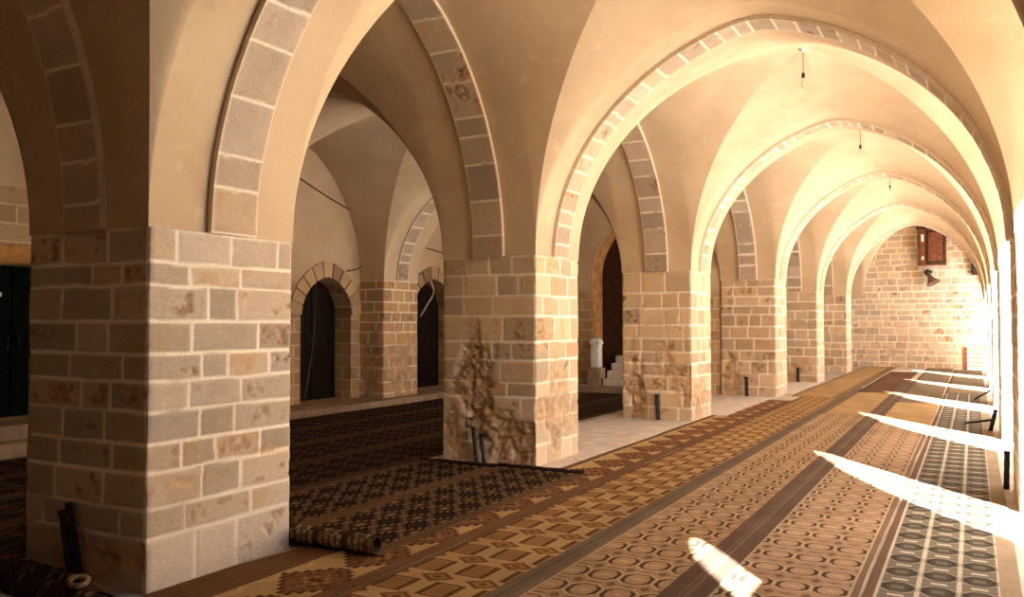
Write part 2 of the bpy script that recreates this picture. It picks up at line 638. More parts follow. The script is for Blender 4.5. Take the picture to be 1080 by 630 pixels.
def stone_arch(name, A1, A2, w0, w1, drop, res, seed, base, vous=0.26):
    """the exposed voussoirs that run through an arch's soffit, a hand's breadth proud of the plaster"""
    rnd = random.Random(seed)
    T = np.linspace(0, 1, 400)
    p1 = np.array([A1.at(t) for t in T]); p2 = np.array([A2.at(t) for t in T])
    mid = (p1 + p2) / 2
    ds = np.r_[0, np.cumsum(np.linalg.norm(np.diff(mid, axis=0), axis=1))]
    Ltot = ds[-1]
    ns = int(Ltot / res)
    ss = np.linspace(0, Ltot, ns + 1)
    tt = np.interp(ss, ds, T)
    a = np.array([A1.at(t) for t in tt]); b = np.array([A2.at(t) for t in tt])
    tan = np.gradient((a + b) / 2, axis=0)
    tan /= np.linalg.norm(tan, axis=1)[:, None]
    wd = (b - a); W = np.linalg.norm(wd, axis=1)
    wd = wd / W[:, None]
    nrm = np.cross(tan, wd)
    ctr = ((A1.A + A1.B) / 2 + (A2.A + A2.B) / 2) / 2
    sg = np.sign(np.sum(nrm * (ctr[None, :] - a), axis=1))
    nrm = nrm * sg[:, None]
    joints = [0.0]
    while joints[-1] < Ltot - 0.2: joints.append(joints[-1] + vous * rnd.uniform(0.65, 1.45))
    joints = np.array(joints)
    width = (w1 - w0) * W.mean()
    nw = max(4, int(width / res))
    wf = np.linspace(0, 1, nw + 1)
    # two extra rows at each side make the stepped edges
    rows = [(0.0, -0.02)] + [(f, drop) for f in wf] + [(1.0, -0.02)]
    V, cu, cs, cd = [], [], [], []
    for f, dr in rows:
        V.append((f, dr))
    nr = len(rows)
    fr = np.array([r[0] for r in rows]); dr = np.array([r[1] for r in rows])
    S = np.repeat(ss, nr); Fu = np.tile(fr, ns + 1); Dr = np.tile(dr, ns + 1)
    sj = S + (fbm(S * 5, Fu * 3, 0, seed, 2) - 0.5) * 0.02
    k = np.clip(np.searchsorted(joints, sj) - 1, 0, len(joints) - 1)
    dist = np.min(np.abs(sj[:, None] - joints[None, :]), axis=1)
    rv = np.array([(rnd.random(), rnd.random(), rnd.random()) for _ in joints])
    mort = 1 - sstep(0.006, 0.014, dist)
    ed = np.minimum(Fu, 1 - Fu) * width
    col, rel = stone_look(S + seed, Fu * width, mort, np.minimum(dist, ed + 0.02), rv[k, 0], rv[k, 1], rv[k, 2], seed, base, 0.9)
    em = (1 - sstep(0.008, 0.022, ed)) * 0.85
    col = col * (1 - em[:, None]) + np.array([234, 218, 194])[None, :] * em[:, None]
    base_p = np.repeat(a, nr, axis=0) + np.repeat(wd * W[:, None], nr, axis=0) * (w0 + (w1 - w0) * Fu)[:, None]
    off = np.where(Dr > 0, Dr + rel, Dr)
    P = base_p + np.repeat(nrm, nr, axis=0) * off[:, None]
    faces = []
    for i in range(ns):
        r0 = i * nr
        for q in range(nr - 1): faces.append((r0 + q, r0 + q + 1, r0 + nr + q + 1, r0 + nr + q))
    faces.append(tuple(range(nr))); faces.append(tuple(ns * nr + q for q in range(nr))[::-1])
    o = bpy.data.objects
    org = ctr.copy(); org[2] = min(A1.A[2], A1.B[2])
    return mesh_obj(name, P - org, faces, M_STONE, cols=lin(np.clip(col, 0, 255)), smooth=False, loc=tuple(org))


# ------------------------------------------------------------------ plan of the hall
Y0 = [-1.65, 3.34, 8.30, 13.35, 18.60, 23.70, 28.90]     # near face of each pair of pillars
DEP = [1.20, 1.21, 1.16, 1.16, 1.22, 1.20, 1.20]
XA = [-4.30, -4.30, -4.25, -4.00, -3.72, -3.66, -3.56]   # nave-side faces, left row
XB = [-5.52, -5.48, -5.48, -5.20, -4.92, -4.86, -4.76]   # their aisle-side faces
ZS = [2.15, 2.18, 2.36, 2.45, 2.55, 2.45, 2.50]          # springing heights
XR, XRO = 0.32, 1.95                                     # right row: inner and outer face
ZR = 2.36
XP, XW = -10.20, -10.80                                  # left wall: pier faces, wall plane
YF = 33.6
ZC_T, ZC_L, ZC_B = 4.77, 5.0, 5.2
NP = len(Y0)

# floor, ground, roof
bm = bmesh.new(); add_box(bm, -13, XRO, -3, 36, -0.25, 0.0)
tag(bm_obj('floor', bm, M_FLOOR), 'worn grey stone floor under the carpets', kind='structure')
bm = bmesh.new(); add_box(bm, XRO + 0.002, 60, -50, 90, -0.3, -0.05)
tag(bm_obj('courtyard_ground', bm, M_COURT), 'pale paved courtyard outside the right openings', kind='structure')
bm = bmesh.new(); add_box(bm, -13, XRO + 0.25, -3, 36, 6.0, 6.3)
tag(bm_obj('ceiling_roof', bm, M_ROOF), kind='structure')

bm = bmesh.new(); add_box(bm, XRO + 0.6, 16, -12, 8.2, -0.06, -0.035)  # unseen dark ground, added to weaken the bounce into the nearest bays
tag(bm_obj('ground_bounce_cut', bm, plain('bounce_cut_dark', (92, 84, 58), 1.0, 0.3, 4)), 'dark ground added outside the nearest openings to cut bounced light', kind='structure')

# vault shells
nave, aisle = Shell(), Shell()
P3 = lambda x, y, z: np.array([x, y, z], float)
arches_T, arches_L, arches_R, arches_U = {}, {}, {}, {}
for i in range(NP):
    yn, yf = Y0[i], Y0[i] + DEP[i]
    a1 = Arch(P3(XA[i], yn, ZS[i]), P3(XR, yn, ZR), ZC_T)
    a2 = Arch(P3(XA[i], yf, ZS[i]), P3(XR, yf, ZR), ZC_T)
    arches_T[i] = (a1, a2)
    nave.soffit(a1, a2)
    u1 = Arch(P3(XP, yn, ZS[i]), P3(XB[i], yn, ZS[i]), ZC_T)
    u2 = Arch(P3(XP, yf, ZS[i]), P3(XB[i], yf, ZS[i]), ZC_T)
    arches_U[i] = (u1, u2)
    aisle.soffit(u1, u2)
endT = Arch(P3(XA[-1], YF, ZS[-1]), P3(XR, YF, ZR), 5.3)
endU = Arch(P3(XP, YF, ZS[-1]), P3(XB[-1], YF, ZS[-1]), 5.0)
for i in range(NP):
    last = i == NP - 1
    yf = Y0[i] + DEP[i]
    yn = YF if last else Y0[i + 1]
    j = i if last else i + 1
    zl = 4.9 if last else ZC_L
    la = Arch(P3(XA[i], yf, ZS[i]), P3(XA[j], yn, ZS[j]), zl)
    lb = Arch(P3(XB[i], yf, ZS[i]), P3(XB[j], yn, ZS[j]), zl)
    arches_L[i] = (la, lb)
    nave.soffit(la, lb)
    ra = Arch(P3(XR, yf, ZR), P3(XR, yn, ZR), zl)
    rb = Arch(P3(XRO, yf, ZR), P3(XRO, yn, ZR), zl)
    arches_R[i] = (ra, rb)
    nave.soffit(ra, rb)
    wa = Arch(P3(XP, yf, ZS[i]), P3(XP, yn, ZS[j]), zl)
    wb = Arch(P3(XW, yf, ZS[i]), P3(XW, yn, ZS[j]), zl)
    aisle.soffit(wa, wb)
    far = endT if last else arches_T[i + 1][0]
    ctr = P3((XA[i] + XA[j] + 2 * XR) / 4, (yf + yn) / 2, 5.4 if last else ZC_B)
    for a in (arches_T[i][1], far, la, ra): nave.web(a, ctr)
    farU = endU if last else arches_U[i + 1][0]
    ctu = P3((XB[i] + XB[j] + 2 * XP) / 4, (yf + yn) / 2, ZC_B)
    for a in (arches_U[i][1], farU, lb, wa): aisle.web(a, ctu)
tag(nave.build('ceiling', M_PLASTER), 'tan plaster groin vaults over the carpeted nave', kind='structure')
tag(aisle.build('ceiling_vault', M_PLASTER), 'shaded plaster groin vaults over the left aisle', kind='structure')


# walls ------------------------------------------------------------
def arched_wall(name, mat, fixed, axis, u0, u1, zt, openings, thick, label=None, nstep=28):
    """a wall in the plane axis=fixed with arched openings (ua, ub, sill, spring, crown); thick goes along the axis"""
    V, F = [], []

    def pt(u, z, d):
        return (fixed + d, u, z) if axis == 'x' else (u, fixed + d, z)

    def quad(a, b, c, d):
        k = len(V); V.extend([a, b, c, d]); F.append((k, k + 1, k + 2, k + 3))
    cur = u0
    ops = sorted(openings)
    for d in (0, thick):
        cur = u0
        for (ua, ub, zs0, zsp, zcr) in ops:
            quad(pt(cur, 0, d), pt(ua, 0, d), pt(ua, zt, d), pt(cur, zt, d))
            ar = Arch(P3(ua, 0, zsp), P3(ub, 0, zsp), zcr)
            pts = [ar.at(t / nstep) for t in range(nstep + 1)]
            for p, q in zip(pts, pts[1:]):
                quad(pt(p[0], p[2], d), pt(q[0], q[2], d), pt(q[0], zt, d), pt(p[0], zt, d))
            if zs0 > 0: quad(pt(ua, 0, d), pt(ub, 0, d), pt(ub, zs0, d), pt(ua, zs0, d))
            cur = ub
        quad(pt(cur, 0, d), pt(u1, 0, d), pt(u1, zt, d), pt(cur, zt, d))
    for (ua, ub, zs0, zsp, zcr) in ops:
        ar = Arch(P3(ua, 0, zsp), P3(ub, 0, zsp), zcr)
        pts = [(ua, zs0)] + [tuple(ar.at(t / nstep)[[0, 2]]) for t in range(nstep + 1)] + [(ub, zs0)]
        for p, q in zip(pts, pts[1:] + pts[:1]):
            quad(pt(p[0], p[1], 0), pt(q[0], q[1], 0), pt(q[0], q[1], thick), pt(p[0], p[1], thick))
    quad(pt(u0, zt, 0), pt(u1, zt, 0), pt(u1, zt, thick), pt(u0, zt, thick))
    return tag(mesh_obj(name, V, F, mat), label, kind='structure')


# openings of the left wall: (from, to, sill, spring, crown)
LW_DOORS = [(5.75, 7.45, 0.36, 2.26, 2.36), (11.65, 13.08, 0.12, 1.75, 2.48), (15.15, 16.80, 0.12, 1.85, 2.60)]
arched_wall('wall_left', M_WALL, XW, 'x', -3, YF + 0.4, 6.0, LW_DOORS, -0.55, 'plastered stone wall of the left aisle with arched doorways')
bm = bmesh.new(); add_box(bm, XW - 0.75, XW - 0.56, -3, YF + 0.4, 0, 6.0)
tag(bm_obj('wall_left_rear', bm, M_WALL), kind='structure')
arched_wall('wall_right', M_PLASTER, XRO, 'x', -3, YF + 0.4, 6.0,
            [(0.40, 1.15, 3.75, 4.3, 4.82)] + [(arches_R[i][0].A[1], arches_R[i][0].B[1], 0, ZR, 5.0 if i < NP - 1 else 4.9) for i in range(1, NP)], 0.25,
            'outer right wall with tall open arches to the courtyard')
bm = bmesh.new(); add_box(bm, -13, XRO, -3, -1.68, 0, 6.0)  # unseen wall given an invented dark surface to dim the nearest pillar and vault
tag(bm_obj('wall_back_dimmer', bm, M_DARKWOOD), 'dark wall added behind the viewer to dim the nearest bay', kind='structure')
bm = bmesh.new(); add_box(bm, -13, XB[-1], YF, YF + 0.4, 0, 6.0)
tag(bm_obj('wall_far_side', bm, M_WALL), kind='structure')


# far wall: block masonry with real relief
def block_panel(name, x0, x1, y, z1, res, seed, base):
    W = x1 - x0
    nx, nz = int(W / res), int(z1 / res)
    u = np.tile(np.linspace(0, W, nx + 1), nz + 1)
    z = np.repeat(np.linspace(-0.02, z1, nz + 1), nx + 1)
    rnd = random.Random(seed)
    zc = [-0.02]
    while zc[-1] < z1: zc.append(zc[-1] + rnd.uniform(0.2, 0.27))
    b = Blocks(W, zc, None, seed, 0.016, 0.42)
    c, r = stone_look(u, z, *b.sample(u, z), seed, base, 1.0)
    V = np.column_stack([x0 + u, y - r, z])
    F = []
    for k in range(nz):
        for i in range(nx):
            a = k * (nx + 1) + i
            F.append((a, a + 1, a + nx + 2, a + nx + 1))
    k = len(V)
    V = np.vstack([V, [[x0, y + 0.4, -0.02], [x1, y + 0.4, -0.02], [x1, y + 0.4, z1], [x0, y + 0.4, z1]]])
    c = np.vstack([c, [base] * 4])
    F.append((k + 1, k, k + 3, k + 2))
    n = nx + 1
    F.append((0, k, k + 1, nx)); F.append((nz * n, nz * n + nx, k + 2, k + 3))
    return mesh_obj(name, V, F, M_STONE, cols=lin(np.clip(c, 0, 255)), smooth=False)


tag(block_panel('wall_far', XB[-1], XRO, YF, 5.95, 0.03, 71, (204, 186, 164)), 'pale stone block end wall closing the nave', kind='structure')

# wall between the fourth pillar and the left wall, closing the aisle
Y_E = 18.62
arched_wall('wall_end', M_WALL, Y_E, 'y', XW, XB[4] - 0.01, 6.0, [(-8.0, -5.7, 0.0, 2.7, 4.15)], 0.6,
            'plastered wall closing the aisle, with a deep pointed recess')
bm = bmesh.new(); add_box(bm, -8.3, -5.4, Y_E + 0.60, Y_E + 0.75, 0, 4.5)
tag(bm_obj('wall_recess', bm, M_DARKWOOD), kind='structure')
# ochre lining of the recess
sh = Shell()
rc = Arch(P3(-7.985, Y_E + 0.02, 2.7), P3(-5.715, Y_E + 0.02, 2.7), 4.135)
rc2 = Arch(P3(-7.985, Y_E + 0.58, 2.7), P3(-5.715, Y_E + 0.58, 2.7), 4.135)
sh.soffit(rc, rc2)
for q in (0, 1):
    A_, B_ = (rc.A, rc2.A) if q == 0 else (rc.B, rc2.B)
    dn = P3(0, 0, -2.7)
    sh.strip([A_ + dn, A_], [B_ + dn, B_], 2)
tag(sh.build('trim_1', M_OCHRE), 'ochre plaster lining of the pointed recess', kind='structure')

# raised stone plinth along the left wall, thresholds between the pillars
bm = bmesh.new()
add_box(bm, XW, -9.92, 9.0, Y_E - 0.02, 0, 0.12, 0.02)
tag(bm_obj('trim_2', bm, M_AISLESLAB), 'low pale stone plinth along the left aisle wall', kind='structure')
bm = bmesh.new()
add_box(bm, XW, -10.25, 5.2, 8.0, 0, 0.36, 0.02); add_box(bm, XW, -9.95, 5.0, 8.2, 0, 0.18, 0.02)
tag(bm_obj('trim_3', bm, M_AISLESLAB), 'two stone steps below the dark green door', kind='structure')
for i, (xa, xb) in enumerate([(-5.5, -3.99), (-5.2, -3.73), (-4.9, -3.62)]):
    k = i + 2
    bm = bmesh.new()
    add_box(bm, xa, xb, Y0[k] + (-0.12 if k == 2 else DEP[k] - 0.05), Y0[k + 1] + (0.05 if k > 2 else DEP[3]), 0, 0.014, 0.004)
    tag(bm_obj('trim_%d' % (4 + i), bm, M_SLAB), ['pale stone threshold slab between second and third pillars', 'pale stone threshold slab between third and fourth pillars',
                                                 'pale stone threshold slab between fourth and fifth pillars'][i], kind='structure')

# ------------------------------------------------------------------ pillars
JE1 = [[0.37, 0.71], [0.29, 0.83], [0.42, 0.74], [0.26, 0.53, 0.92], [0.4, 0.68], [0.31, 0.74], [0.41, 0.62, 0.99], [0.33, 0.89], [0.46, 0.7], [0.31, 0.73], [0.21, 0.64, 1.07]]
JS1 = [[0.64], [0.2, 0.95], [0.3, 0.79], [0.35, 0.86], [0.38, 0.79], [0.57, 0.85], [0.44, 0.96], [0.51, 0.82], [0.36, 0.86], [0.66, 0.95], [0.36, 0.81]]
ZC1 = [-0.02, .315, .487, .704, .873, 1.065, 1.246, 1.414, 1.61, 1.83, 1.97, 2.18]
ZC2 = [-0.02, .24, .51, .77, .93, 1.18, 1.39, 1.68, 1.91, 2.15, 2.36]
BASE = (198, 172, 144)
GP = 'stone pillars of the left row'
p = make_pillar('stone_pillar', XB[1], XA[1], Y0[1], Y0[1] + DEP[1], ZS[1], ZC1, JS1, JE1, 0.0125, 3, (190, 172, 150),
                [(0, 0.75, 0.12, 0.5, 0.16, 0.02), (1, 0.3, 0.62, 0.16, 0.06, 0.012), (1, 1.0, 0.72, 0.12, 0.06, 0.012)], 0.55)
tag(p, 'huge pale stone block pillar nearest the viewer, pair of black pipes leaning at its foot', 'pillar', GP, 'thing')
p = make_pillar('stone_pillar', XB[2], XA[2], Y0[2], Y0[2] + DEP[2], ZS[2], ZC2, None, None, 0.016, 8, (204, 180, 146),
                [(0, 0.42, 0.95, 0.26, 0.55, 0.09), (0, 0.75, 0.35, 0.5, 0.36, 0.07), (0, 0.15, 0.3, 0.25, 0.4, 0.04), (1, 0.55, 0.55, 0.5, 0.5, 0.03)], 0.25)
tag(p, 'second pillar of the left row, deeply crumbled on its shaded face above the dark rug', 'pillar', GP, 'thing')
p = make_pillar('stone_pillar', XB[3], XA[3], Y0[3], Y0[3] + DEP[3], ZS[3], None, None, None, 0.02, 12, (204, 178, 144),
                [(0, 0.2, 0.55, 0.22, 0.5, 0.09), (0, 0.75, 0.95, 0.16, 0.3, 0.05), (0, 1.05, 0.62, 0.2, 0.3, 0.05), (1, 0.4, 0.4, 0.5, 0.45, 0.03)], 0.2)
tag(p, 'third pillar of the left row, arched worn hollow in its base by the pale threshold', 'pillar', GP, 'thing')
p = make_pillar('stone_pillar', XB[4], XA[4], Y0[4], Y0[4] + DEP[4], ZS[4], None, None, None, 0.026, 17, (200, 174, 142),
                [(0, 0.2, 0.5, 0.22, 0.5, 0.05)], 0.2)
tag(p, 'fourth stone pillar of the left row, joined to the wall closing the aisle', 'pillar', GP, 'thing')
p = make_pillar('stone_pillar', XB[5], XA[5], Y0[5], Y0[5] + DEP[5], ZS[5], None, None, None, 0.03, 21, (200, 176, 146), [(0, 0.6, 0.3, 0.5, 0.3, 0.05)], 0.2)
tag(p, 'fifth stone pillar of the left row, second from the far end wall', 'pillar', GP, 'thing')
p = make_pillar('stone_pillar', XB[6], XA[6], Y0[6], Y0[6] + DEP[6], ZS[6], None, None, None, 0.03, 25, (200, 176, 146), (), 0.2)
tag(p, 'last stone pillar of the left row, next to the far block wall', 'pillar', GP, 'thing')
p = make_pillar('stone_pillar', XB[0], XA[0], Y0[0], Y0[0] + DEP[0], ZS[0], None, None, None, 0.05, 29, (198, 168, 138))
tag(p, 'stone pillar of the left row standing behind the viewer', 'pillar', GP, 'thing')
GR = 'sunlit stone piers of the right row'
RL = ['stone pier of the right row standing behind the viewer', 'stone pier of the right row beside the viewer',
      'sunlit white pier at the right picture edge, black pipe at its far foot', 'second sunlit pier along the right side, dark stick leaning at its foot',
      'third sunlit pier along the right side of the nave', 'fourth sunlit pier along the right side of the nave', 'last sunlit pier on the right, by the slatted rack']
for i in range(NP):
    p = make_pillar('stone_pier', XR, XRO + 0.02, Y0[i], Y0[i] + DEP[i], ZR, None, None, None, 0.03 if i in (2, 3) else 0.06, 40 + i, (206, 184, 156), (), 0.3)
    tag(p, RL[i], 'pillar', GR, 'thing')
GW = 'wall piers of the left aisle'
WL = [None, 'stone wall pier of the left aisle opposite the nearest pillar', 'stone wall pier of the left aisle before the first arched doorway',
      'stone wall pier between the two dark arched doorways', 'stone wall pier at the corner closing the left aisle']
for i in range(1, 5):
    p = make_pillar('wall_pier', XW - 0.05, XP, Y0[i], min(Y0[i] + DEP[i], Y_E + 0.5), ZS[i], None, None, None, 0.025 if i == 3 else 0.05, 60 + i, (192, 156, 114),
                    [(1, 0.6, 0.8, 0.6, 0.8, 0.04), (0, 0.2, 0.6, 0.4, 0.6, 0.03)], 0)
    tag(p, WL[i], 'pillar', GW, kind='thing')
for i in (5, 6):
    bm = bmesh.new(); add_box(bm, XW - 0.05, XP, Y0[i], Y0[i] + DEP[i], 0, ZS[i])
    tag(bm_obj('wall_left_pier', bm, M_WALL), kind='structure')

# ------------------------------------------------------------------ exposed stone arches
SB = (186, 166, 143)
TL = ['exposed stone arch rib over the nave behind the viewer', 'exposed stone arch rib springing from the nearest pillar across the nave',
      'large exposed stone arch rib crossing the nave from the second pillar', 'exposed stone arch rib crossing the nave from the third pillar, behind the first hanging bulb',
      'exposed stone arch rib crossing the nave from the fourth pillar', 'exposed stone arch rib crossing the nave from the fifth pillar',
      'farthest exposed stone arch rib across the nave, nearest the end wall']
for i in range(NP):
    r = {1: 0.018, 2: 0.02}.get(i, 0.03 if 0 < i < 5 else 0.05)
    o = stone_arch('stone_arch', arches_T[i][0], arches_T[i][1], 0.36, 0.68, 0.045, r, 100 + i, SB, 0.27 if i < 2 else 0.205)
    tag(o, TL[i], 'arch', 'stone arch ribs across the nave', 'thing')
LL = ['shaded stone arch rib at the left edge, between the pillar behind and the nearest pillar', 'shaded stone arch rib between nearest pillar and crumbled second pillar',
      'stone arch rib between the second and third left pillars', 'stone arch rib between the third and fourth left pillars',
      'stone arch rib between the fourth and fifth left pillars', 'stone arch rib between the fifth and sixth left pillars', None]
for i in range(NP - 1):
    r = {0: 0.018, 1: 0.02, 2: 0.025}.get(i, 0.04)
    o = stone_arch('stone_arch', arches_L[i][0], arches_L[i][1], 0.32, 0.64, 0.045, r, 120 + i, SB, 0.32)
    tag(o, LL[i], 'arch', 'stone arch ribs of the left arcade', 'thing')
for i in range(1, NP - 1):
    o = stone_arch('stone_arch', arches_R[i][0], arches_R[i][1], 0.3, 0.55, 0.045, 0.05, 140 + i, SB, 0.27)
    tag(o, ['', 'stone arch rib of the right opening nearest the viewer, at the top right corner', 'stone arch rib over the second right opening',
            'stone arch rib over the third right opening', 'stone arch rib over the fourth right opening', 'stone arch rib over the fifth right opening'][i],
        'arch', 'stone arch ribs of the right openings', 'thing')
for i in (2, 3):
    o = stone_arch('stone_arch', arches_U[i][0], arches_U[i][1], 0.34, 0.66, 0.045, 0.03, 150 + i, SB, 0.27)
    tag(o, {2: 'stone arch rib crossing the left aisle behind the second pillar', 3: 'stone arch rib crossing the left aisle above the wall pier between dark doorways'}[i],
        'arch', 'stone arch ribs across the left aisle', 'thing')


# stone rings round the two arched doorways
def door_ring(name, ua, ub, zsp, zcr, dep, seed):
    A1 = Arch(P3(XW + 0.0, ua, zsp), P3(XW + 0.0, ub, zsp), zcr)
    A2 = Arch(P3(XW, ua - dep, zsp), P3(XW, ub + dep, zsp), zcr + dep)
    V, F, cols = [], [], []
    n = 11
    rnd = random.Random(seed)
    for k in range(n):
        t0, t1 = k / n + 0.006, (k + 1) / n - 0.006
        q = [A1.at(t0), A1.at((t0 + t1) / 2), A1.at(t1), A2.at(t1), A2.at((t0 + t1) / 2), A2.at(t0)]
        b = len(V)
        c = lin(np.array((188, 158, 122)) * rnd.uniform(0.82, 1.1))
        for d in (0.035, -0.02):
            for p_ in q: V.append(p_ + P3(d, 0, 0)); cols.append(c)
        F.append([b + i for i in range(6)])
        for i in range(6): F.append([b + i, b + (i + 1) % 6, b + 6 + (i + 1) % 6, b + 6 + i])
    return tag(mesh_obj(name, V, F, M_STONE, cols=np.array(cols)), 'ring of wedge stones round a dark doorway', kind='structure')


door_ring('trim_7', *LW_DOORS[1][:2], LW_DOORS[1][3], LW_DOORS[1][4], 0.3, 5)
door_ring('trim_8', *LW_DOORS[2][:2], LW_DOORS[2][3], LW_DOORS[2][4], 0.3, 6)


bm = bmesh.new(); add_box(bm, XW - 0.02, XW + 0.10, 5.5, 7.75, 2.36, 2.60, 0.02)
tag(bm_obj('trim_9', bm, M_OCHRE), 'ochre stone lintel over the dark green door', kind='structure')
bm = bmesh.new(); add_box(bm, XW - 0.02, XW + 0.04, 4.6, 8.28, 2.62, 3.35, 0.01)
tag(bm_obj('trim_10', bm, blockwall_mat('bare_block_wall')), 'bare stone courses above the dark green door', kind='structure')

# doors ------------------------------------------------------------
def leaf_door(name, y0, y1, z0, z1, mat, label, planks=5):
    e = empty(name, (XW - 0.42, (y0 + y1) / 2, z0))
    tag(e, label, 'door', kind='structure')
    h, hw = z1 - z0, (y1 - y0) / 2
    for s in (-1, 1):
        bm = bmesh.new()
        for k in range(planks):
            a = s * (0.01 + (hw - 0.02) * k / planks); b = s * (0.01 + (hw - 0.02) * (k + 1) / planks - 0.006)
            add_box(bm, -0.03, 0.02, min(a, b), max(a, b), 0, h, 0.004)
        for zz in (0.15, h * 0.5, h - 0.25):
            add_box(bm, 0.02, 0.045, s * 0.05 if s > 0 else -hw + 0.05, hw - 0.05 if s > 0 else -0.05, zz, zz + 0.12, 0.004)
        lf = bm_obj('door_leaf', bm, mat, e)
        bm = bmesh.new(); add_tube(bm, [(0.03, s * 0.07, h * 0.45), (0.08, s * 0.07, h * 0.46), (0.08, s * 0.07, h * 0.53), (0.03, s * 0.07, h * 0.54)], 0.012, 8)
        bm_obj('handle', bm, M_BLACK, lf)
    return e


d1 = leaf_door('door_1', 5.75, 7.45, 0.36, 2.36, M_GREEN, 'dark green door above stone steps at the left edge')
bm = bmesh.new()
for (cy, cz, r) in ((0, 0, 0.05), (0.06, -0.005, 0.04), (-0.06, -0.005, 0.035)): add_box(bm, 0.05, 0.056, cy - r, cy + r, cz - r * 0.6, cz + r * 0.7, 0.002)
bm_obj('white_sticker', bm, M_WHITE, d1, loc=(0, -0.25, 1.62))
leaf_door('door_2', 11.65, 13.08, 0.12, 2.5, M_DOOR, 'dark arched doorway left of the wall pier in the left aisle')
leaf_door('door_3', 15.15, 16.80, 0.12, 2.6, M_DOOR, 'dark arched doorway with a dangling pale cable in the left aisle')
# steps and white post in the recess of the closing wall
bm = bmesh.new()
for k in range(4): add_box(bm, -7.6 + 0.02 * k, -5.75, Y_E - 0.35 + 0.22 * k, Y_E + 0.58, 0.14 + 0.17 * k, 0.14 + 0.17 * (k + 1), 0.015)
tag(bm_obj('stone_steps', bm, M_SLAB), 'pale stone steps leading up into the dark pointed recess', 'steps')
e = empty('white_post', (-7.82, Y_E - 0.2, 0)); tag(e, 'short white stone post on a brown plinth beside the steps of the recess', 'post')
bm = bmesh.new(); add_box(bm, -0.17, 0.17, -0.17, 0.17, 0, 0.55, 0.03); bm_obj('plinth', bm, M_AISLESLAB, e)
bm = bmesh.new(); add_box(bm, -0.11, 0.11, -0.11, 0.11, 0.55, 1.24, 0.04); add_box(bm, -0.13, 0.13, -0.13, 0.13, 1.10, 1.18, 0.02)
bm_obj('shaft', bm, M_WHITE, e)
bm = bmesh.new(); add_box(bm, -9.9, -5.55, Y_E - 0.75, Y_E - 0.01, 0, 0.14, 0.02)
tag(bm_obj('trim_11', bm, M_AISLESLAB), 'low stone ledge before the wall closing the aisle', kind='structure')


# ------------------------------------------------------------------ carpets
def wool(b, nt, col, x=None, bs=0.3):
    n = noise(160, 3)
    n2 = noise(1.3, 4)
    f = mixc(n.ss(0.2, 0.8), (188, 186, 184), (255, 255, 255))
    f2 = mixc(n2.ss(0.3, 0.7), (226, 222, 216), (255, 255, 255))
    for q in (f, f2):
        mu = nt.nodes.new('ShaderNodeMix'); mu.data_type = 'RGBA'; mu.blend_type = 'MULTIPLY'; mu.inputs[0].default_value = 1
        nt.links.new(col, mu.inputs[6]); nt.links.new(q, mu.inputs[7])
        col = mu.outputs[2]
    hs = nt.nodes.new('ShaderNodeHueSaturation'); hs.inputs['Saturation'].default_value = 0.90; hs.inputs['Value'].default_value = 0.80; hs.inputs['Hue'].default_value = 0.512
    nt.links.new(col, hs.inputs['Color'])
    nt.links.new(hs.outputs[0], b.inputs['Base Color'])
    b.inputs['Roughness'].default_value = 1
    b.inputs['Specular IOR Level'].default_value = 0.05
    bump(b, n, bs, 0.006)


def mat_octagon(name, W, ground, dark, pale, inner, edge, ox=0.0, hb=0.112):
    """rows of long octagons with dark ends, between plain bands"""
    m, nt, b = new_mat(name, 1.0, 0.05)
    x, y, z, _ = objcoord()
    cw, ch = 0.2175, 0.335
    U = ((x + ox) / cw).fract() * cw - cw / 2
    V = (y / ch).fract() * ch - ch / 2
    V2 = ((y / ch + 0.5).fract()) * ch - ch / 2
    U2 = (((x + ox) / cw + 0.5).fract()) * cw - cw / 2
    a, bb = 0.092, hb
    m1 = (U.abs() / a).max(V.abs() / bb).max((U.abs() / a + V.abs() / bb) / 1.45)
    c = mixc(m1.band(1.10, 1.24), ground, pale)
    # wavy pale line between rows of octagons
    c = mixc((V2.abs() / 0.045 + U2.abs() / 0.035).lt(1.0), c, tuple(g * 0.72 for g in ground))
    c = mixc((V2.abs() / 0.018 + U.abs() / 0.06).lt(1.0), c, tuple(g * 0.8 for g in ground))
    c = mixc(m1.lt(1.04), c, inner)
    c = mixc(m1.band(0.82, 1.02), c, tuple(g * 0.5 + d_ * 0.5 for g, d_ in zip(ground, dark)))
    c = mixc(m1.band(0.78, 1.04) * U.abs().gt(0.058), c, tuple(q * 0.85 for q in dark))
    c = mixc((V.abs() / 0.022 + U.abs() / 0.045).lt(1.0), c, pale)
    ex = x.min(W - x)
    c = mixc(ex.lt(0.055), c, edge)
    c = mixc(ex.band(0.055, 0.068), c, pale)
    wool(b, nt, c)
    return m


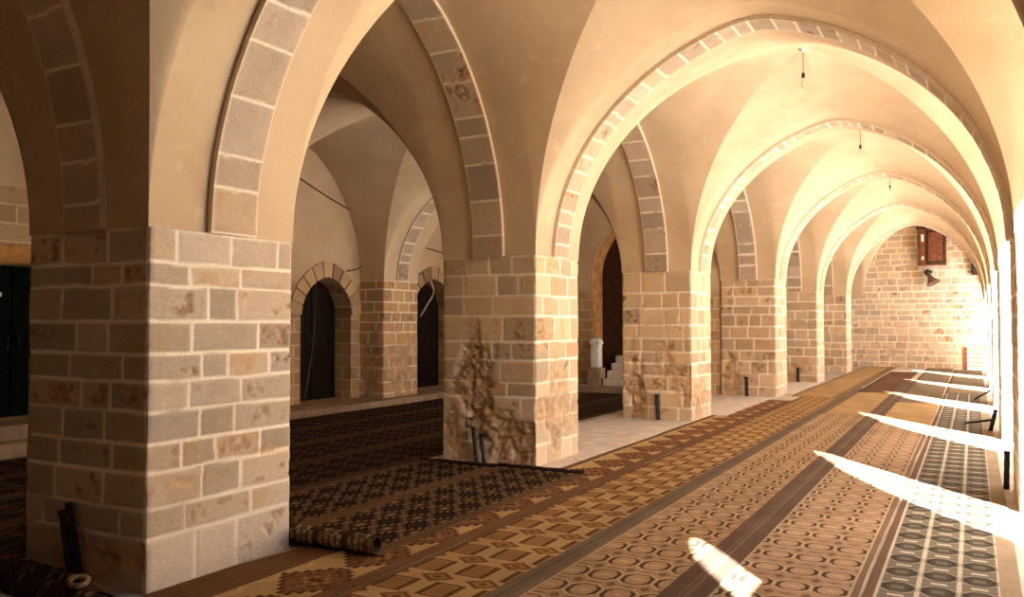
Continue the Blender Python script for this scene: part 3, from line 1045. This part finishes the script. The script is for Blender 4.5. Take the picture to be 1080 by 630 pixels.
def mat_diamond(name, W):
    m, nt, b = new_mat(name, 1.0, 0.05)
    x, y, z, _ = objcoord()
    cw, ch = 0.33, 0.43
    ground, dark, mid = (206, 158, 100), (112, 66, 30), (180, 122, 62)
    U = ((x + 0.02) / cw).fract() * cw - cw / 2
    V = (y / ch).fract() * ch - ch / 2
    U2 = (((x + 0.02) / cw + 0.5).fract()) * cw - cw / 2
    V2 = ((y / ch + 0.5).fract()) * ch - ch / 2
    r = (U.abs() / 0.108).max(V.abs() / 0.125)
    hatch = (U * 62.0).fract().lt(0.42)
    c = mixc(r.lt(1.0), ground, dark)
    c = mixc((U.abs() / 0.070).max(V.abs() / 0.108).lt(1.0), c, mid)
    c = mixc((U.abs() / 0.060).max(V.abs() / 0.085).lt(1.0) * hatch, c, (148, 94, 46))
    e = U2.abs() / 0.125 + V2.abs() / 0.10
    c = mixc(e.lt(1.0), c, (136, 84, 40))
    c = mixc(e.lt(0.62), c, mid)
    c = mixc(e.lt(0.3), c, (128, 76, 36))
    # fine diagonal lattice on the ground
    ex = x.min(W - x)
    c = mixc(ex.lt(0.05), c, (132, 88, 56))
    c = mixc(x.gt(W - 0.10), c, (128, 108, 90))
    wool(b, nt, c)
    return m


def mat_medallion(name, W):
    m, nt, b = new_mat(name, 1.0, 0.05)
    x, y, z, _ = objcoord()
    ground, red, dark, cream = (212, 166, 104), (150, 88, 52), (98, 52, 30), (226, 190, 134)
    xc = x - 0.40
    ch = 0.62
    V = (y / ch).fract() * ch - ch / 2
    V2 = ((y / ch + 0.5).fract()) * ch - ch / 2
    step = ((V * 18).floor() / 18).abs()
    d = xc.abs() / 0.26 + step / 0.30
    c = mixc(d.lt(1.12), ground, dark)
    c = mixc(d.lt(0.98), c, red)
    nn = noise(26, 2)
    c = mixc(d.lt(0.9) * nn.gt(0.56), c, dark)
    c = mixc(d.lt(0.42), c, (178, 118, 66))
    c = mixc(d.lt(0.22), c, dark)
    # scalloped cream edging
    sc = ((y * (2 * math.pi / 0.31)).sin()) * 0.035
    c = mixc((x - 0.64 - sc).band(0.0, 0.045), c, cream)
    c = mixc((x - 0.13 + sc).band(-0.035, 0.0), c, cream)
    rib = (y * 26.0).fract().lt(0.45)
    bc = mixc(rib, (124, 78, 50), (150, 100, 66))
    c = mixc(x.lt(0.085), c, bc)
    c = mixc(x.gt(W - 0.12), c, bc)
    wool(b, nt, c)
    return m


def mat_oval(name, W):
    m, nt, b = new_mat(name, 1.0, 0.05)
    x, y, z, _ = objcoord()
    cw, ch = 0.2175, 0.345
    X0 = x - 0.055
    U = (X0 / cw).fract() * cw - cw / 2
    V = (y / ch).fract() * ch - ch / 2
    U2 = ((X0 / cw + 0.5).fract()) * cw - cw / 2
    V2 = ((y / ch + 0.5).fract()) * ch - ch / 2
    ground, dark, pale = (142, 130, 116), (72, 64, 56), (220, 206, 184)
    m1 = (U.abs() / 0.086).max(V.abs() / 0.100).max((U.abs() / 0.086 + V.abs() / 0.100) / 1.38)
    c = mixc(U2.abs().lt(0.014), ground, pale)
    c = mixc(((V2.abs() / 0.02).max(U.abs() / 0.045)).lt(1.0), c, pale)
    c = mixc(m1.lt(1.22), c, (170, 158, 140))
    c = mixc(m1.lt(1.06), c, (92, 84, 74))
    c = mixc(m1.band(0.72, 1.06) * U.abs().gt(0.045), c, dark)
    c = mixc((U.abs() / 0.035).max(V.abs() / 0.03).lt(1.0), c, (128, 116, 100))
    c = mixc(V2.abs().lt(0.05) * U.abs().lt(0.09) * (V2.abs().gt(0.032)), c, (118, 108, 96))
    c = mixc(x.lt(0.05), c, (128, 92, 78))
    c = mixc(x.band(0.05, 0.068), c, pale)
    c = mixc(x.gt(W - 0.115), c, (178, 152, 126))
    wool(b, nt, c)
    return m


def mat_zigzag(name, W, ground=(44, 26, 16), pale=(158, 122, 82), red=(84, 42, 26), band=(122, 84, 54), bw=0.1):
    m, nt, b = new_mat(name, 1.0, 0.05)
    x, y, z, _ = objcoord()
    cw, ch = 0.26, 0.40
    V = (y / ch).fract() * ch - ch / 2
    U = (x / cw).fract() * cw - cw / 2
    V2 = ((y / ch + 0.5).fract()) * ch - ch / 2
    U2 = ((x / cw + 0.5).fract()) * cw - cw / 2
    n = noise(30, 2)
    stepv = ((V.abs() * 22).floor()) / 22
    stepv2 = ((V2.abs() * 22).floor()) / 22
    d1 = U.abs() / 0.13 + stepv / 0.16
    d2 = U2.abs() / 0.13 + stepv2 / 0.16
    c = mixc(n.ss(0.4, 0.6), ground, tuple(q * 0.6 for q in ground))
    c = mixc(d1.lt(0.62), c, red)
    c = mixc(d2.lt(0.5), c, tuple(q * 0.75 for q in red))
    c = mixc(d1.band(0.78, 0.95), c, pale)
    c = mixc(d2.band(0.80, 0.93), c, tuple(q * 0.8 for q in pale))
    c = mixc(d1.lt(0.2), c, pale)
    c = mixc(x.lt(bw), c, band)
    c = mixc(x.gt(W - bw), c, band)
    wool(b, nt, c)
    return m


def mat_plaincarpet(name, c0, c1, W, edge):
    m, nt, b = new_mat(name, 1.0, 0.05)
    x, y, z, _ = objcoord()
    n = noise(2.0, 4)
    c = mixc(n.ss(0.3, 0.7), c0, c1)
    ex = x.min(W - x)
    c = mixc(ex.lt(0.07), c, edge)
    wool(b, nt, c)
    return m


def mat_ribbon(name, c0, c1, c2, W):
    m, nt, b = new_mat(name, 1.0, 0.05)
    x, y, z, _ = objcoord()
    c = mixc((x / W).band(0.40, 0.62), c0, c1)
    c = mixc((x / W).band(0.46, 0.50), c, c2)
    c = mixc((y * 40).fract().lt(0.4) * 0.3, c, c1)
    wool(b, nt, c)
    return m


def carpet(name, xl, W, y0, y1, mat, label, group=None, z=0.002, t=0.010, xl0=None, seed=0, lift=None):
    """a runner as a thin slab with slightly wandering edges; its own x runs across, y along"""
    ny = max(4, int((y1 - y0) / 0.25)); nx = 8
    xl0 = xl if xl0 is None else xl0
    rnd = random.Random(seed)
    top, V, F = [], [], []
    for j in range(ny + 1):
        y = (y1 - y0) * j / ny
        s0 = (xl0 - xl) * max(0, 1 - y / 5.0) if y > 2.0 else max((xl0 - xl) * 0.6, -0.28)
        s0 = max(s0, -0.28)
        wob = 0.006 * math.sin(y * 1.3 + seed) + rnd.uniform(-.002, .002)
        for i in range(nx + 1):
            f = i / nx
            x = (s0 + wob) * (1 - f) + (W + wob) * f
            zz = t + 0.004 * (fbm(np.array(x * 1.1 + seed), np.array(y * 0.9), np.array(0.5), seed, 2) - 0.5)
            V.append((x, y, float(zz)))
    n = nx + 1
    for j in range(ny):
        for i in range(nx):
            a = j * n + i
            F.append((a, a + 1, a + n + 1, a + n))
    tot = len(V)
    ring = [i for i in range(n)] + [j * n + nx for j in range(1, ny + 1)] + [ny * n + i for i in range(nx - 1, -1, -1)] + [j * n for j in range(ny - 1, 0, -1)]
    for k in ring: V.append((V[k][0], V[k][1], 0.0))
    m = len(ring)
    for k in range(m): F.append((ring[k], tot + k, tot + (k + 1) % m, ring[(k + 1) % m]))
    F.append(tuple(tot + k for k in range(m))[::-1])
    o = mesh_obj(name, V, F, mat, loc=(xl, y0, z), smooth=False)
    return tag(o, label, 'carpet', group)


GC = 'long carpet runners on the nave floor'
MA = mat_medallion('medallion_carpet', 0.70)
carpet('carpet_runner', -3.98, 0.685, 1.2, 17.9, MA, 'tan carpet runner with dark red medallions, along the foot of the left pillars', GC, xl0=-4.62, seed=1)
MB_ = mat_diamond('diamond_carpet', 0.88)
carpet('carpet_runner', -3.275, 0.86, 1.0, 19.0, MB_, 'golden tan carpet runner with brown boxes and lozenges, beside the medallion runner', GC, seed=2)
MC_ = mat_octagon('octagon_carpet', 0.87, (186, 142, 102), (112, 78, 50), (214, 178, 138), (194, 150, 112), (150, 116, 88))
carpet('carpet_runner', -2.39, 0.87, 0.8, 15.6, MC_, 'tan carpet runner with rows of brown octagons, between lozenge runner and dark stripe', GC, seed=3)
MD_ = mat_octagon('pink_octagon_carpet', 0.83, (190, 148, 116), (112, 82, 60), (216, 182, 148), (200, 156, 126), (146, 112, 92), 0.1, 0.092)
carpet('carpet_runner', -1.425, 0.815, 0.8, 14.6, MD_, 'pinkish carpet runner with rows of octagons, between dark stripe and grey runner', GC, seed=4)
ME_ = mat_oval('grey_oval_carpet', 0.82)
carpet('carpet_runner', -0.585, 0.82, 0.6, 21.5, ME_, 'grey carpet runner with rows of dark ovals, along the sunlit right side', GC, seed=5)
MS_ = mat_ribbon('dark_stripe_carpet', (112, 84, 70), (136, 108, 92), (96, 70, 58), 0.25)
carpet('carpet_strip', -1.62, 0.25, 0.8, 26.0, MS_, 'dark purplish brown strip between the two octagon runners', 'dark strips covering carpet seams', z=0.0175, t=0.005, seed=6)
MS2 = mat_ribbon('grey_stripe_carpet', (132, 110, 90), (118, 98, 82), (100, 80, 66), 0.13)
carpet('carpet_strip', -2.50, 0.14, 0.8, 22.0, MS2, 'grey brown strip between lozenge runner and tan octagon runner', 'dark strips covering carpet seams', z=0.0175, t=0.005, seed=7)
# far carpets
MP = mat_plaincarpet('plain_tan_carpet', (206, 160, 106), (188, 142, 92), 0.9, (150, 112, 76))
GF = 'plain carpets at the far end of the nave'
carpet('plain_carpet', -3.5, 1.06, 19.05, 33.3, MP, 'plain tan carpet along the last left pillars', GF, seed=8)
carpet('plain_carpet', -2.38, 0.80, 15.65, 20.9, MP, 'plain orange tan carpet beyond the tan octagon runner', GF, seed=9)
MBR = mat_plaincarpet('brown_carpet', (126, 80, 52), (110, 68, 44), 0.9, (96, 60, 40))
carpet('plain_carpet', -2.38, 0.80, 20.95, 30.2, MBR, 'dark brown carpet in the middle of the far floor', GF, seed=10)
carpet('plain_carpet', -1.42, 0.81, 14.65, 18.6, MP, 'plain orange tan carpet beyond the pinkish octagon runner', GF, seed=11)
MG = mat_plaincarpet('greyish_carpet', (150, 126, 100), (128, 108, 88), 0.9, (104, 86, 70))
carpet('plain_carpet', -1.42, 0.81, 18.65, 33.2, MG, 'greyish brown carpet crossed by the far sun patches', GF, seed=12)
carpet('plain_carpet', -0.585, 0.82, 21.55, 32.4, MG, 'greyish brown carpet by the far right piers', GF, seed=13)

# dark rugs of the arcade and the left aisle
MZ = mat_zigzag('dark_zigzag_rug', 0.9)
MZ2 = mat_zigzag('dim_zigzag_rug', 1.03, (46, 30, 21), (112, 84, 58), (74, 42, 28), (96, 68, 46))


def roll_end(name, W, y, r, parent, mat, turns=1.35, flat=1.0):
    """the end of a rug curled up on itself"""
    th = 0.012
    V, F = [], []
    n = 34
    nx = 14
    for j in range(n + 1):
        a = -math.pi / 2 - turns * 2 * math.pi * j / n
        rr = r - 0.35 * r * j / n
        for i in range(nx + 1):
            f = i / nx
            wob = 1 + 0.10 * (fbm(np.array(f * 5.0), np.array(0.3), np.array(1.0), 3, 2) - 0.5)
            V.append((W * f, y + rr * math.cos(a) * wob, r * flat * 1.2 + rr * math.sin(a) * wob * flat))
    m = nx + 1
    for j in range(n):
        for i in range(nx):
            k = j * m + i
            F.append((k, k + 1, k + m + 1, k + m))
    o = mesh_obj(name, V, F, mat, parent, smooth=True)
    sm = o.modifiers.new('thick', 'SOLIDIFY'); sm.thickness = th; sm.offset = 0
    return o


MZR = mat_zigzag('rug_underside', 1.9, (190, 158, 116), (120, 88, 58), (104, 74, 50), (190, 158, 116), 0.02)
GD = 'dark patterned rugs in the arcade'
for k, (xl, W, lab) in enumerate([(-4.60, 1.02, 'dark brown zigzag rug with its near end rolled up, beside the nearest pillar'),
                                  (-5.64, 1.02, 'dark brown zigzag rug lying behind the rolled rug, toward the left aisle')]):
    r = carpet('zigzag_rug', xl, W, 4.62, 8.06, mat_zigzag('dark_zigzag_rug', W), lab, GD, z=0.0175 if k == 0 else 0.003, t=0.012, seed=20 + k)
    r['category'] = 'rug'
    if k == 0: roll_end('rolled_end', W, 0.0, 0.062, r, MZR)
    bm = bmesh.new()
    add_tube(bm, [(W * i / 12, 3.46 + 0.012 * math.sin(i * 1.7 + k), 0.027 + 0.003 * math.sin(i * 2.3)) for i in range(13)], 0.022, 8)
    bm_obj('folded_edge', bm, plain('dark_rug_edge_%d' % k, (58, 40, 30), 1.0, 0.25, 30), r, smooth=True)
for k in range(4):
    xl = -9.86 + k * 1.05
    r = carpet('aisle_rug', xl, 1.03, (1.6, 1.5, 1.7, 1.6)[k], 17.8, MZ2,
               ['dim dark runner along the stone plinth of the left aisle', 'dim dark runner second from the plinth in the left aisle',
                'dim dark runner third from the plinth in the left aisle', 'dim dark runner of the left aisle nearest the pillars'][k],
               'dim runners on the left aisle floor', z=0.002, seed=30 + k)
    r['category'] = 'rug'


# crumpled rug pushed against the near pillar
def crumpled(name, x0, x1, y0, y1, h, seed, mat):
    nx, ny = 60, 26
    u = np.tile(np.linspace(0, 1, nx + 1), ny + 1); v = np.repeat(np.linspace(0, 1, ny + 1), nx + 1)
    prof = np.sin(np.pi * np.clip(v, 0, 1)) ** 0.6
    n = fbm(u * 5, v * 3, 0.7, seed, 4)
    z = prof * h * (0.45 + 1.1 * n) * np.sin(np.pi * np.clip(u * 0.98 + 0.01, 0, 1)) ** 0.25
    yy = y0 + (y1 - y0) * v + (fbm(u * 4, v * 2, 5, seed + 3, 3) - 0.5) * 0.12 * (1 - v)
    xx = x0 + (x1 - x0) * u
    V = np.column_stack([xx - x0, yy - y0, z + 0.003])
    F = []
    for j in range(ny):
        for i in range(nx):
            a = j * (nx + 1) + i
            F.append((a, a + 1, a + nx + 2, a + nx + 1))
    o = mesh_obj(name, V, F, mat, loc=(x0, y0, 0), smooth=True)
    s = o.modifiers.new('thick', 'SOLIDIFY'); s.thickness = 0.008; s.offset = 1
    return o


MCR = mat_zigzag('crumpled_rug_wool', 3.0, (66, 46, 34), (116, 88, 60), (92, 52, 36), (66, 46, 34), 0.01)
o = crumpled('crumpled_rug', -5.62, -4.40, 2.98, 3.215, 0.13, 4, MCR)
tag(o, 'crumpled dark rug edge pushed against the foot of the nearest pillar', 'rug')
bm = bmesh.new()
pts = []
for k in range(40):
    a = k * 0.42
    pts.append((0.042 * math.cos(a) * (1 + 0.01 * k), 0.038 * math.sin(a) * (1 + 0.012 * k), 0.012 + 0.0005 * k + 0.008 * math.sin(a * 0.37)))
add_tube(bm, pts, 0.010, 8)
tag(bm_obj('rope_coil', bm, M_ROPE, loc=(-4.52, 3.08, 0.10), smooth=True, rot=(rad(14), rad(10), 0)), 'small coil of pale rope on the crumpled rug at the pillar corner', 'rope')


# ------------------------------------------------------------------ pipes at the pillar feet
def pipe(x0, y0, z0, x1, y1, z1, r, label, mat=M_BLACK, name='black_pipe'):
    bm = bmesh.new()
    n = 9
    pts = [(x0 + (x1 - x0) * k / n - x0, y0 + (y1 - y0) * k / n - y0, z0 + (z1 - z0) * k / n) for k in range(n + 1)]
    add_tube(bm, pts, [r * (1 + 0.05 * math.sin(k * 2.1)) for k in range(n + 1)], 10)
    o = bm_obj(name, bm, mat, loc=(x0, y0, 0), smooth=True)
    bm = bmesh.new()
    add_tube(bm, [pts[-1], (pts[-1][0] + (x1 - x0) * 0.05, pts[-1][1], pts[-1][2] + 0.03)], r * 1.18, 10)
    bm_obj('end_cap', bm, mat, o, smooth=True)
    return tag(o, label, 'pipe', 'cut pipes at the pillar feet')


pipe(-4.86, 3.26, 0.0, -5.02, 3.30, 0.40, 0.022, 'left one of two black pipes leaning on the nearest pillar')
pipe(-4.76, 3.26, 0.0, -4.95, 3.30, 0.45, 0.020, 'right, taller one of two black pipes leaning on the nearest pillar')
pipe(-4.81, 3.285, 0.0, -4.975, 3.315, 0.33, 0.016, 'grey conduit between the two black pipes on the nearest pillar', M_GREY, 'grey_conduit')
pipe(-4.97, 8.24, 0.0, -5.03, 8.26, 0.38, 0.022, 'left one of two black pipes at the crumbled second pillar')
pipe(-4.87, 8.24, 0.0, -4.93, 8.26, 0.32, 0.022, 'right one of two black pipes at the crumbled second pillar')
pipe(-4.55, 13.29, 0.0, -4.57, 13.31, 0.40, 0.034, 'single black pipe standing at the third pillar')
pipe(-4.33, 18.53, 0.0, -4.34, 18.54, 0.40, 0.034, 'single black pipe standing at the fourth pillar')
pipe(-4.15, 23.62, 0.0, -4.16, 23.66, 0.36, 0.035, 'black pipe standing at the fifth pillar')
pipe(0.26, 9.45, 0.0, 0.27, 9.42, 0.34, 0.026, 'black pipe at the foot of the sunlit pier at the right edge')
pipe(0.20, 14.3, 0.0, 0.27, 14.3, 0.30, 0.03, 'black pipe at the foot of the second sunlit right pier')
pipe(-0.12, 15.1, 0.03, 0.25, 14.5, 0.16, 0.018, 'thin dark stick leaning low at the second sunlit right pier', M_BLACK, 'thin_stick')
pipe(0.0, 19.75, 0.037, 0.27, 19.4, 0.24, 0.018, 'thin dark stick leaning at the third sunlit right pier', M_BLACK, 'thin_stick')

# ------------------------------------------------------------------ hanging bulbs
GBL = 'bare bulbs hanging from the vault crowns'
BL = ['nearest bare bulb hanging on a twisted cord below the largest stone arch', 'second bare bulb hanging on a cord down the nave',
      'third bare bulb hanging on a cord down the nave', 'farthest bare bulb hanging near the end wall']
proto = None
for k in range(4):
    i = k + 1
    cx = (XA[i] + XA[i + 1] + 2 * XR) / 4
    cy = (Y0[i] + DEP[i] + Y0[i + 1]) / 2
    if proto is None:
        e = empty('hanging_bulb', (cx, cy, ZC_B))
        bm = bmesh.new()
        add_lathe(bm, [(0.0, 0.0), (0.05, -0.002), (0.05, -0.02), (0.015, -0.045), (0.0, -0.046)], n=12)
        bm_obj('ceiling_rose', bm, M_WHITE, e, smooth=True)
        bm = bmesh.new()
        add_tube(bm, [(0.006 * math.cos(q * 1.9), 0.006 * math.sin(q * 1.9), -0.03 - 0.30 * q / 16) for q in range(17)], 0.006, 6)
        cd = bm_obj('cord', bm, M_DWIRE, e)
        bm = bmesh.new()
        add_lathe(bm, [(0.008, -0.32), (0.022, -0.33), (0.022, -0.39), (0.018, -0.395)], n=12)
        bm_obj('socket', bm, M_BLACK, e, smooth=True)
        bm = bmesh.new()
        add_lathe(bm, [(0.014, -0.392), (0.016, -0.41), (0.033, -0.45), (0.036, -0.475), (0.028, -0.50), (0.012, -0.513), (0.002, -0.515)], n=14)
        bm_obj('glass_bulb', bm, M_GLASS, e, smooth=True)
        proto = e
        o = e
    else:
        o = proto.copy(); C.objects.link(o)
        for ch in proto.children:
            c2 = ch.copy(); C.objects.link(c2); c2.parent = o
        o.location = (cx, cy, ZC_B)
    tag(o, BL[k], 'light bulb', GBL)


# ------------------------------------------------------------------ cables on the left wall and the vault
def cable(pts, r, mat, label, name='wall_cable'):
    P = [Vector(q) for q in pts]
    Q = [P[0] * 2 - P[1]] + P + [P[-1] * 2 - P[-2]]
    out = []
    for k in range(1, len(Q) - 2):
        for j in range(8):
            t = j / 8
            out.append(0.5 * ((2 * Q[k]) + (Q[k + 1] - Q[k - 1]) * t + (2 * Q[k - 1] - 5 * Q[k] + 4 * Q[k + 1] - Q[k + 2]) * t * t
                              + (3 * Q[k] - Q[k - 1] - 3 * Q[k + 1] + Q[k + 2]) * t * t * t))
    out.append(P[-1])
    bm = bmesh.new()
    add_tube(bm, [q - P[0] for q in out], r, 8)
    o = bm_obj(name, bm, mat, loc=tuple(P[0]), smooth=True)
    return tag(o, label, 'cable', 'loose cables on the left aisle wall')


cable([(XW + 0.02, 11.6, 4.25), (XW + 0.02, 12.4, 4.0), (XW + 0.02, 13.35, 3.75)], 0.014, M_DWIRE, 'brown cable sagging across the wall above the first arched doorway')
cable([(XW + 0.05, 12.9, 2.62), (XW + 0.05, 13.3, 2.72), (XW + 0.03, 13.5, 2.95)], 0.012, M_DWIRE, 'short brown cable at the top right of the first arched doorway')
cable([(XP + 0.02, 13.6, 3.05), (XW + 0.06, 15.2, 3.3), (XW + 0.03, 16.6, 3.2)], 0.012, M_DWIRE, 'thin brown cable over the second arched doorway')
cable([(XW + 0.06, 15.75, 2.6), (XW + 0.09, 15.85, 2.3), (XW + 0.08, 15.6, 2.0), (XW + 0.06, 15.38, 1.75)], 0.014, M_WIRE, 'pale cable dangling in front of the second arched doorway')
cable([(XW + 0.04, 11.72, 0.15), (XW + 0.03, 11.95, 1.2), (XW + 0.04, 12.02, 2.35)], 0.010, M_DWIRE, 'thin cable running up the left jamb of the first arched doorway')

# ------------------------------------------------------------------ things on and by the far wall
e = empty('wall_cabinet', (-1.24, YF, 3.66)); tag(e, 'brown wooden cabinet hung high on the far block wall', 'cabinet')
bm = bmesh.new(); add_box(bm, -0.45, 0.45, -0.30, -0.01, 0, 1.32, 0.01)
bm_obj('body', bm, M_BROWNWOOD, e)
bm = bmesh.new()
add_box(bm, -0.20, 0.42, -0.33, -0.30, 0.04, 1.26, 0.008)
dr = bm_obj('door', bm, M_DARKWOOD, e)
bm = bmesh.new(); add_box(bm, -0.12, 0.34, -0.345, -0.33, 0.14, 1.16, 0.006); bm_obj('panel', bm, M_BROWNWOOD, dr)
bm = bmesh.new(); add_box(bm, -0.42, -0.22, -0.33, -0.30, 0.04, 1.26, 0.008)
d2 = bm_obj('door', bm, M_BROWNWOOD, e)
for za, zb in ((0.85, 1.1), (0.2, 0.32)):
    bm = bmesh.new(); add_box(bm, -0.34, -0.26, -0.345, -0.33, za, zb, 0.004); bm_obj('pale_plate', bm, M_WHITE, d2)
bm = bmesh.new(); add_box(bm, -0.50, 0.50, -0.36, -0.01, 1.32, 1.38, 0.01); bm_obj('cornice', bm, M_DARKWOOD, e)

e = empty('horn_loudspeaker', (-1.28, YF, 3.28)); tag(e, 'dark horn loudspeaker on the far wall below the brown cabinet', 'loudspeaker')
bm = bmesh.new()
add_lathe(bm, [(0.05, 0), (0.06, 0.10), (0.09, 0.22), (0.17, 0.36), (0.24, 0.44), (0.235, 0.45), (0.15, 0.36), (0.0, 0.2)], n=20)
bm_obj('horn', bm, plain('horn_paint', (104, 78, 60), 0.6), e, smooth=True, loc=(-0.12, -0.22, 0.12), rot=(rad(150), 0, rad(62)))
bm = bmesh.new(); add_lathe(bm, [(0.09, 0), (0.10, 0.02), (0.10, 0.14), (0.08, 0.17)], n=16)
bm_obj('driver', bm, M_BLACK, e, smooth=True, loc=(-0.16, -0.2, 0.2), rot=(rad(150), 0, rad(62)))
bm = bmesh.new(); add_box(bm, -0.03, 0.03, -0.2, -0.01, 0.1, 0.2, 0.005)
bm_obj('bracket', bm, M_BLACK, e)

e = empty('wall_box', (0.1, YF, 3.3)); tag(e, 'narrow dark box high in the right corner of the far wall', 'box')
bm = bmesh.new(); add_box(bm, -0.12, 0.14, -0.22, -0.01, 0, 0.7, 0.01); bm_obj('body', bm, M_DARKWOOD, e)
bm = bmesh.new(); add_box(bm, -0.09, 0.11, -0.235, -0.22, 0.05, 0.65, 0.006); bm_obj('door', bm, M_BLACK, e)

e = empty('slatted_rack', (0.02, 32.7, 0)); tag(e, 'pale slatted wooden rack with a rounded reddish end, in the sunlit far corner', 'rack')
for sx in (-0.16, 0.24):
    for sy in (-0.15, 0.15):
        bm = bmesh.new(); add_box(bm, sx - 0.02, sx + 0.02, sy - 0.02, sy + 0.02, 0, 0.9, 0.004); bm_obj('post', bm, M_LIGHTWOOD, e)
for k in range(6):
    bm = bmesh.new(); add_box(bm, -0.18, 0.26, -0.18, 0.18, 0.1 + k * 0.145, 0.16 + k * 0.145, 0.005); bm_obj('shelf', bm, M_LIGHTWOOD, e)
bm = bmesh.new()
pr = [(-0.16, 0.0), (0.16, 0.0), (0.16, 0.62)] + [(0.16 * math.cos(t), 0.62 + 0.16 * math.sin(t)) for t in [math.pi * q / 10 for q in range(1, 10)]] + [(-0.16, 0.62)]
f0 = [bm.verts.new((-0.36, a, b)) for a, b in pr]; f1 = [bm.verts.new((-0.2, a, b)) for a, b in pr]
bm.faces.new(f0); bm.faces.new(f1[::-1])
for k in range(len(pr)): bm.faces.new((f0[k], f0[(k + 1) % len(pr)], f1[(k + 1) % len(pr)], f1[k]))
bm_obj('end_panel', bm, M_REDWOOD, e)

# courtyard wall opposite
bm = bmesh.new(); add_box(bm, 26, 26.5, -30, 60, -0.1, 5.0)
tag(bm_obj('courtyard_wall', bm, M_WALL), kind='structure')
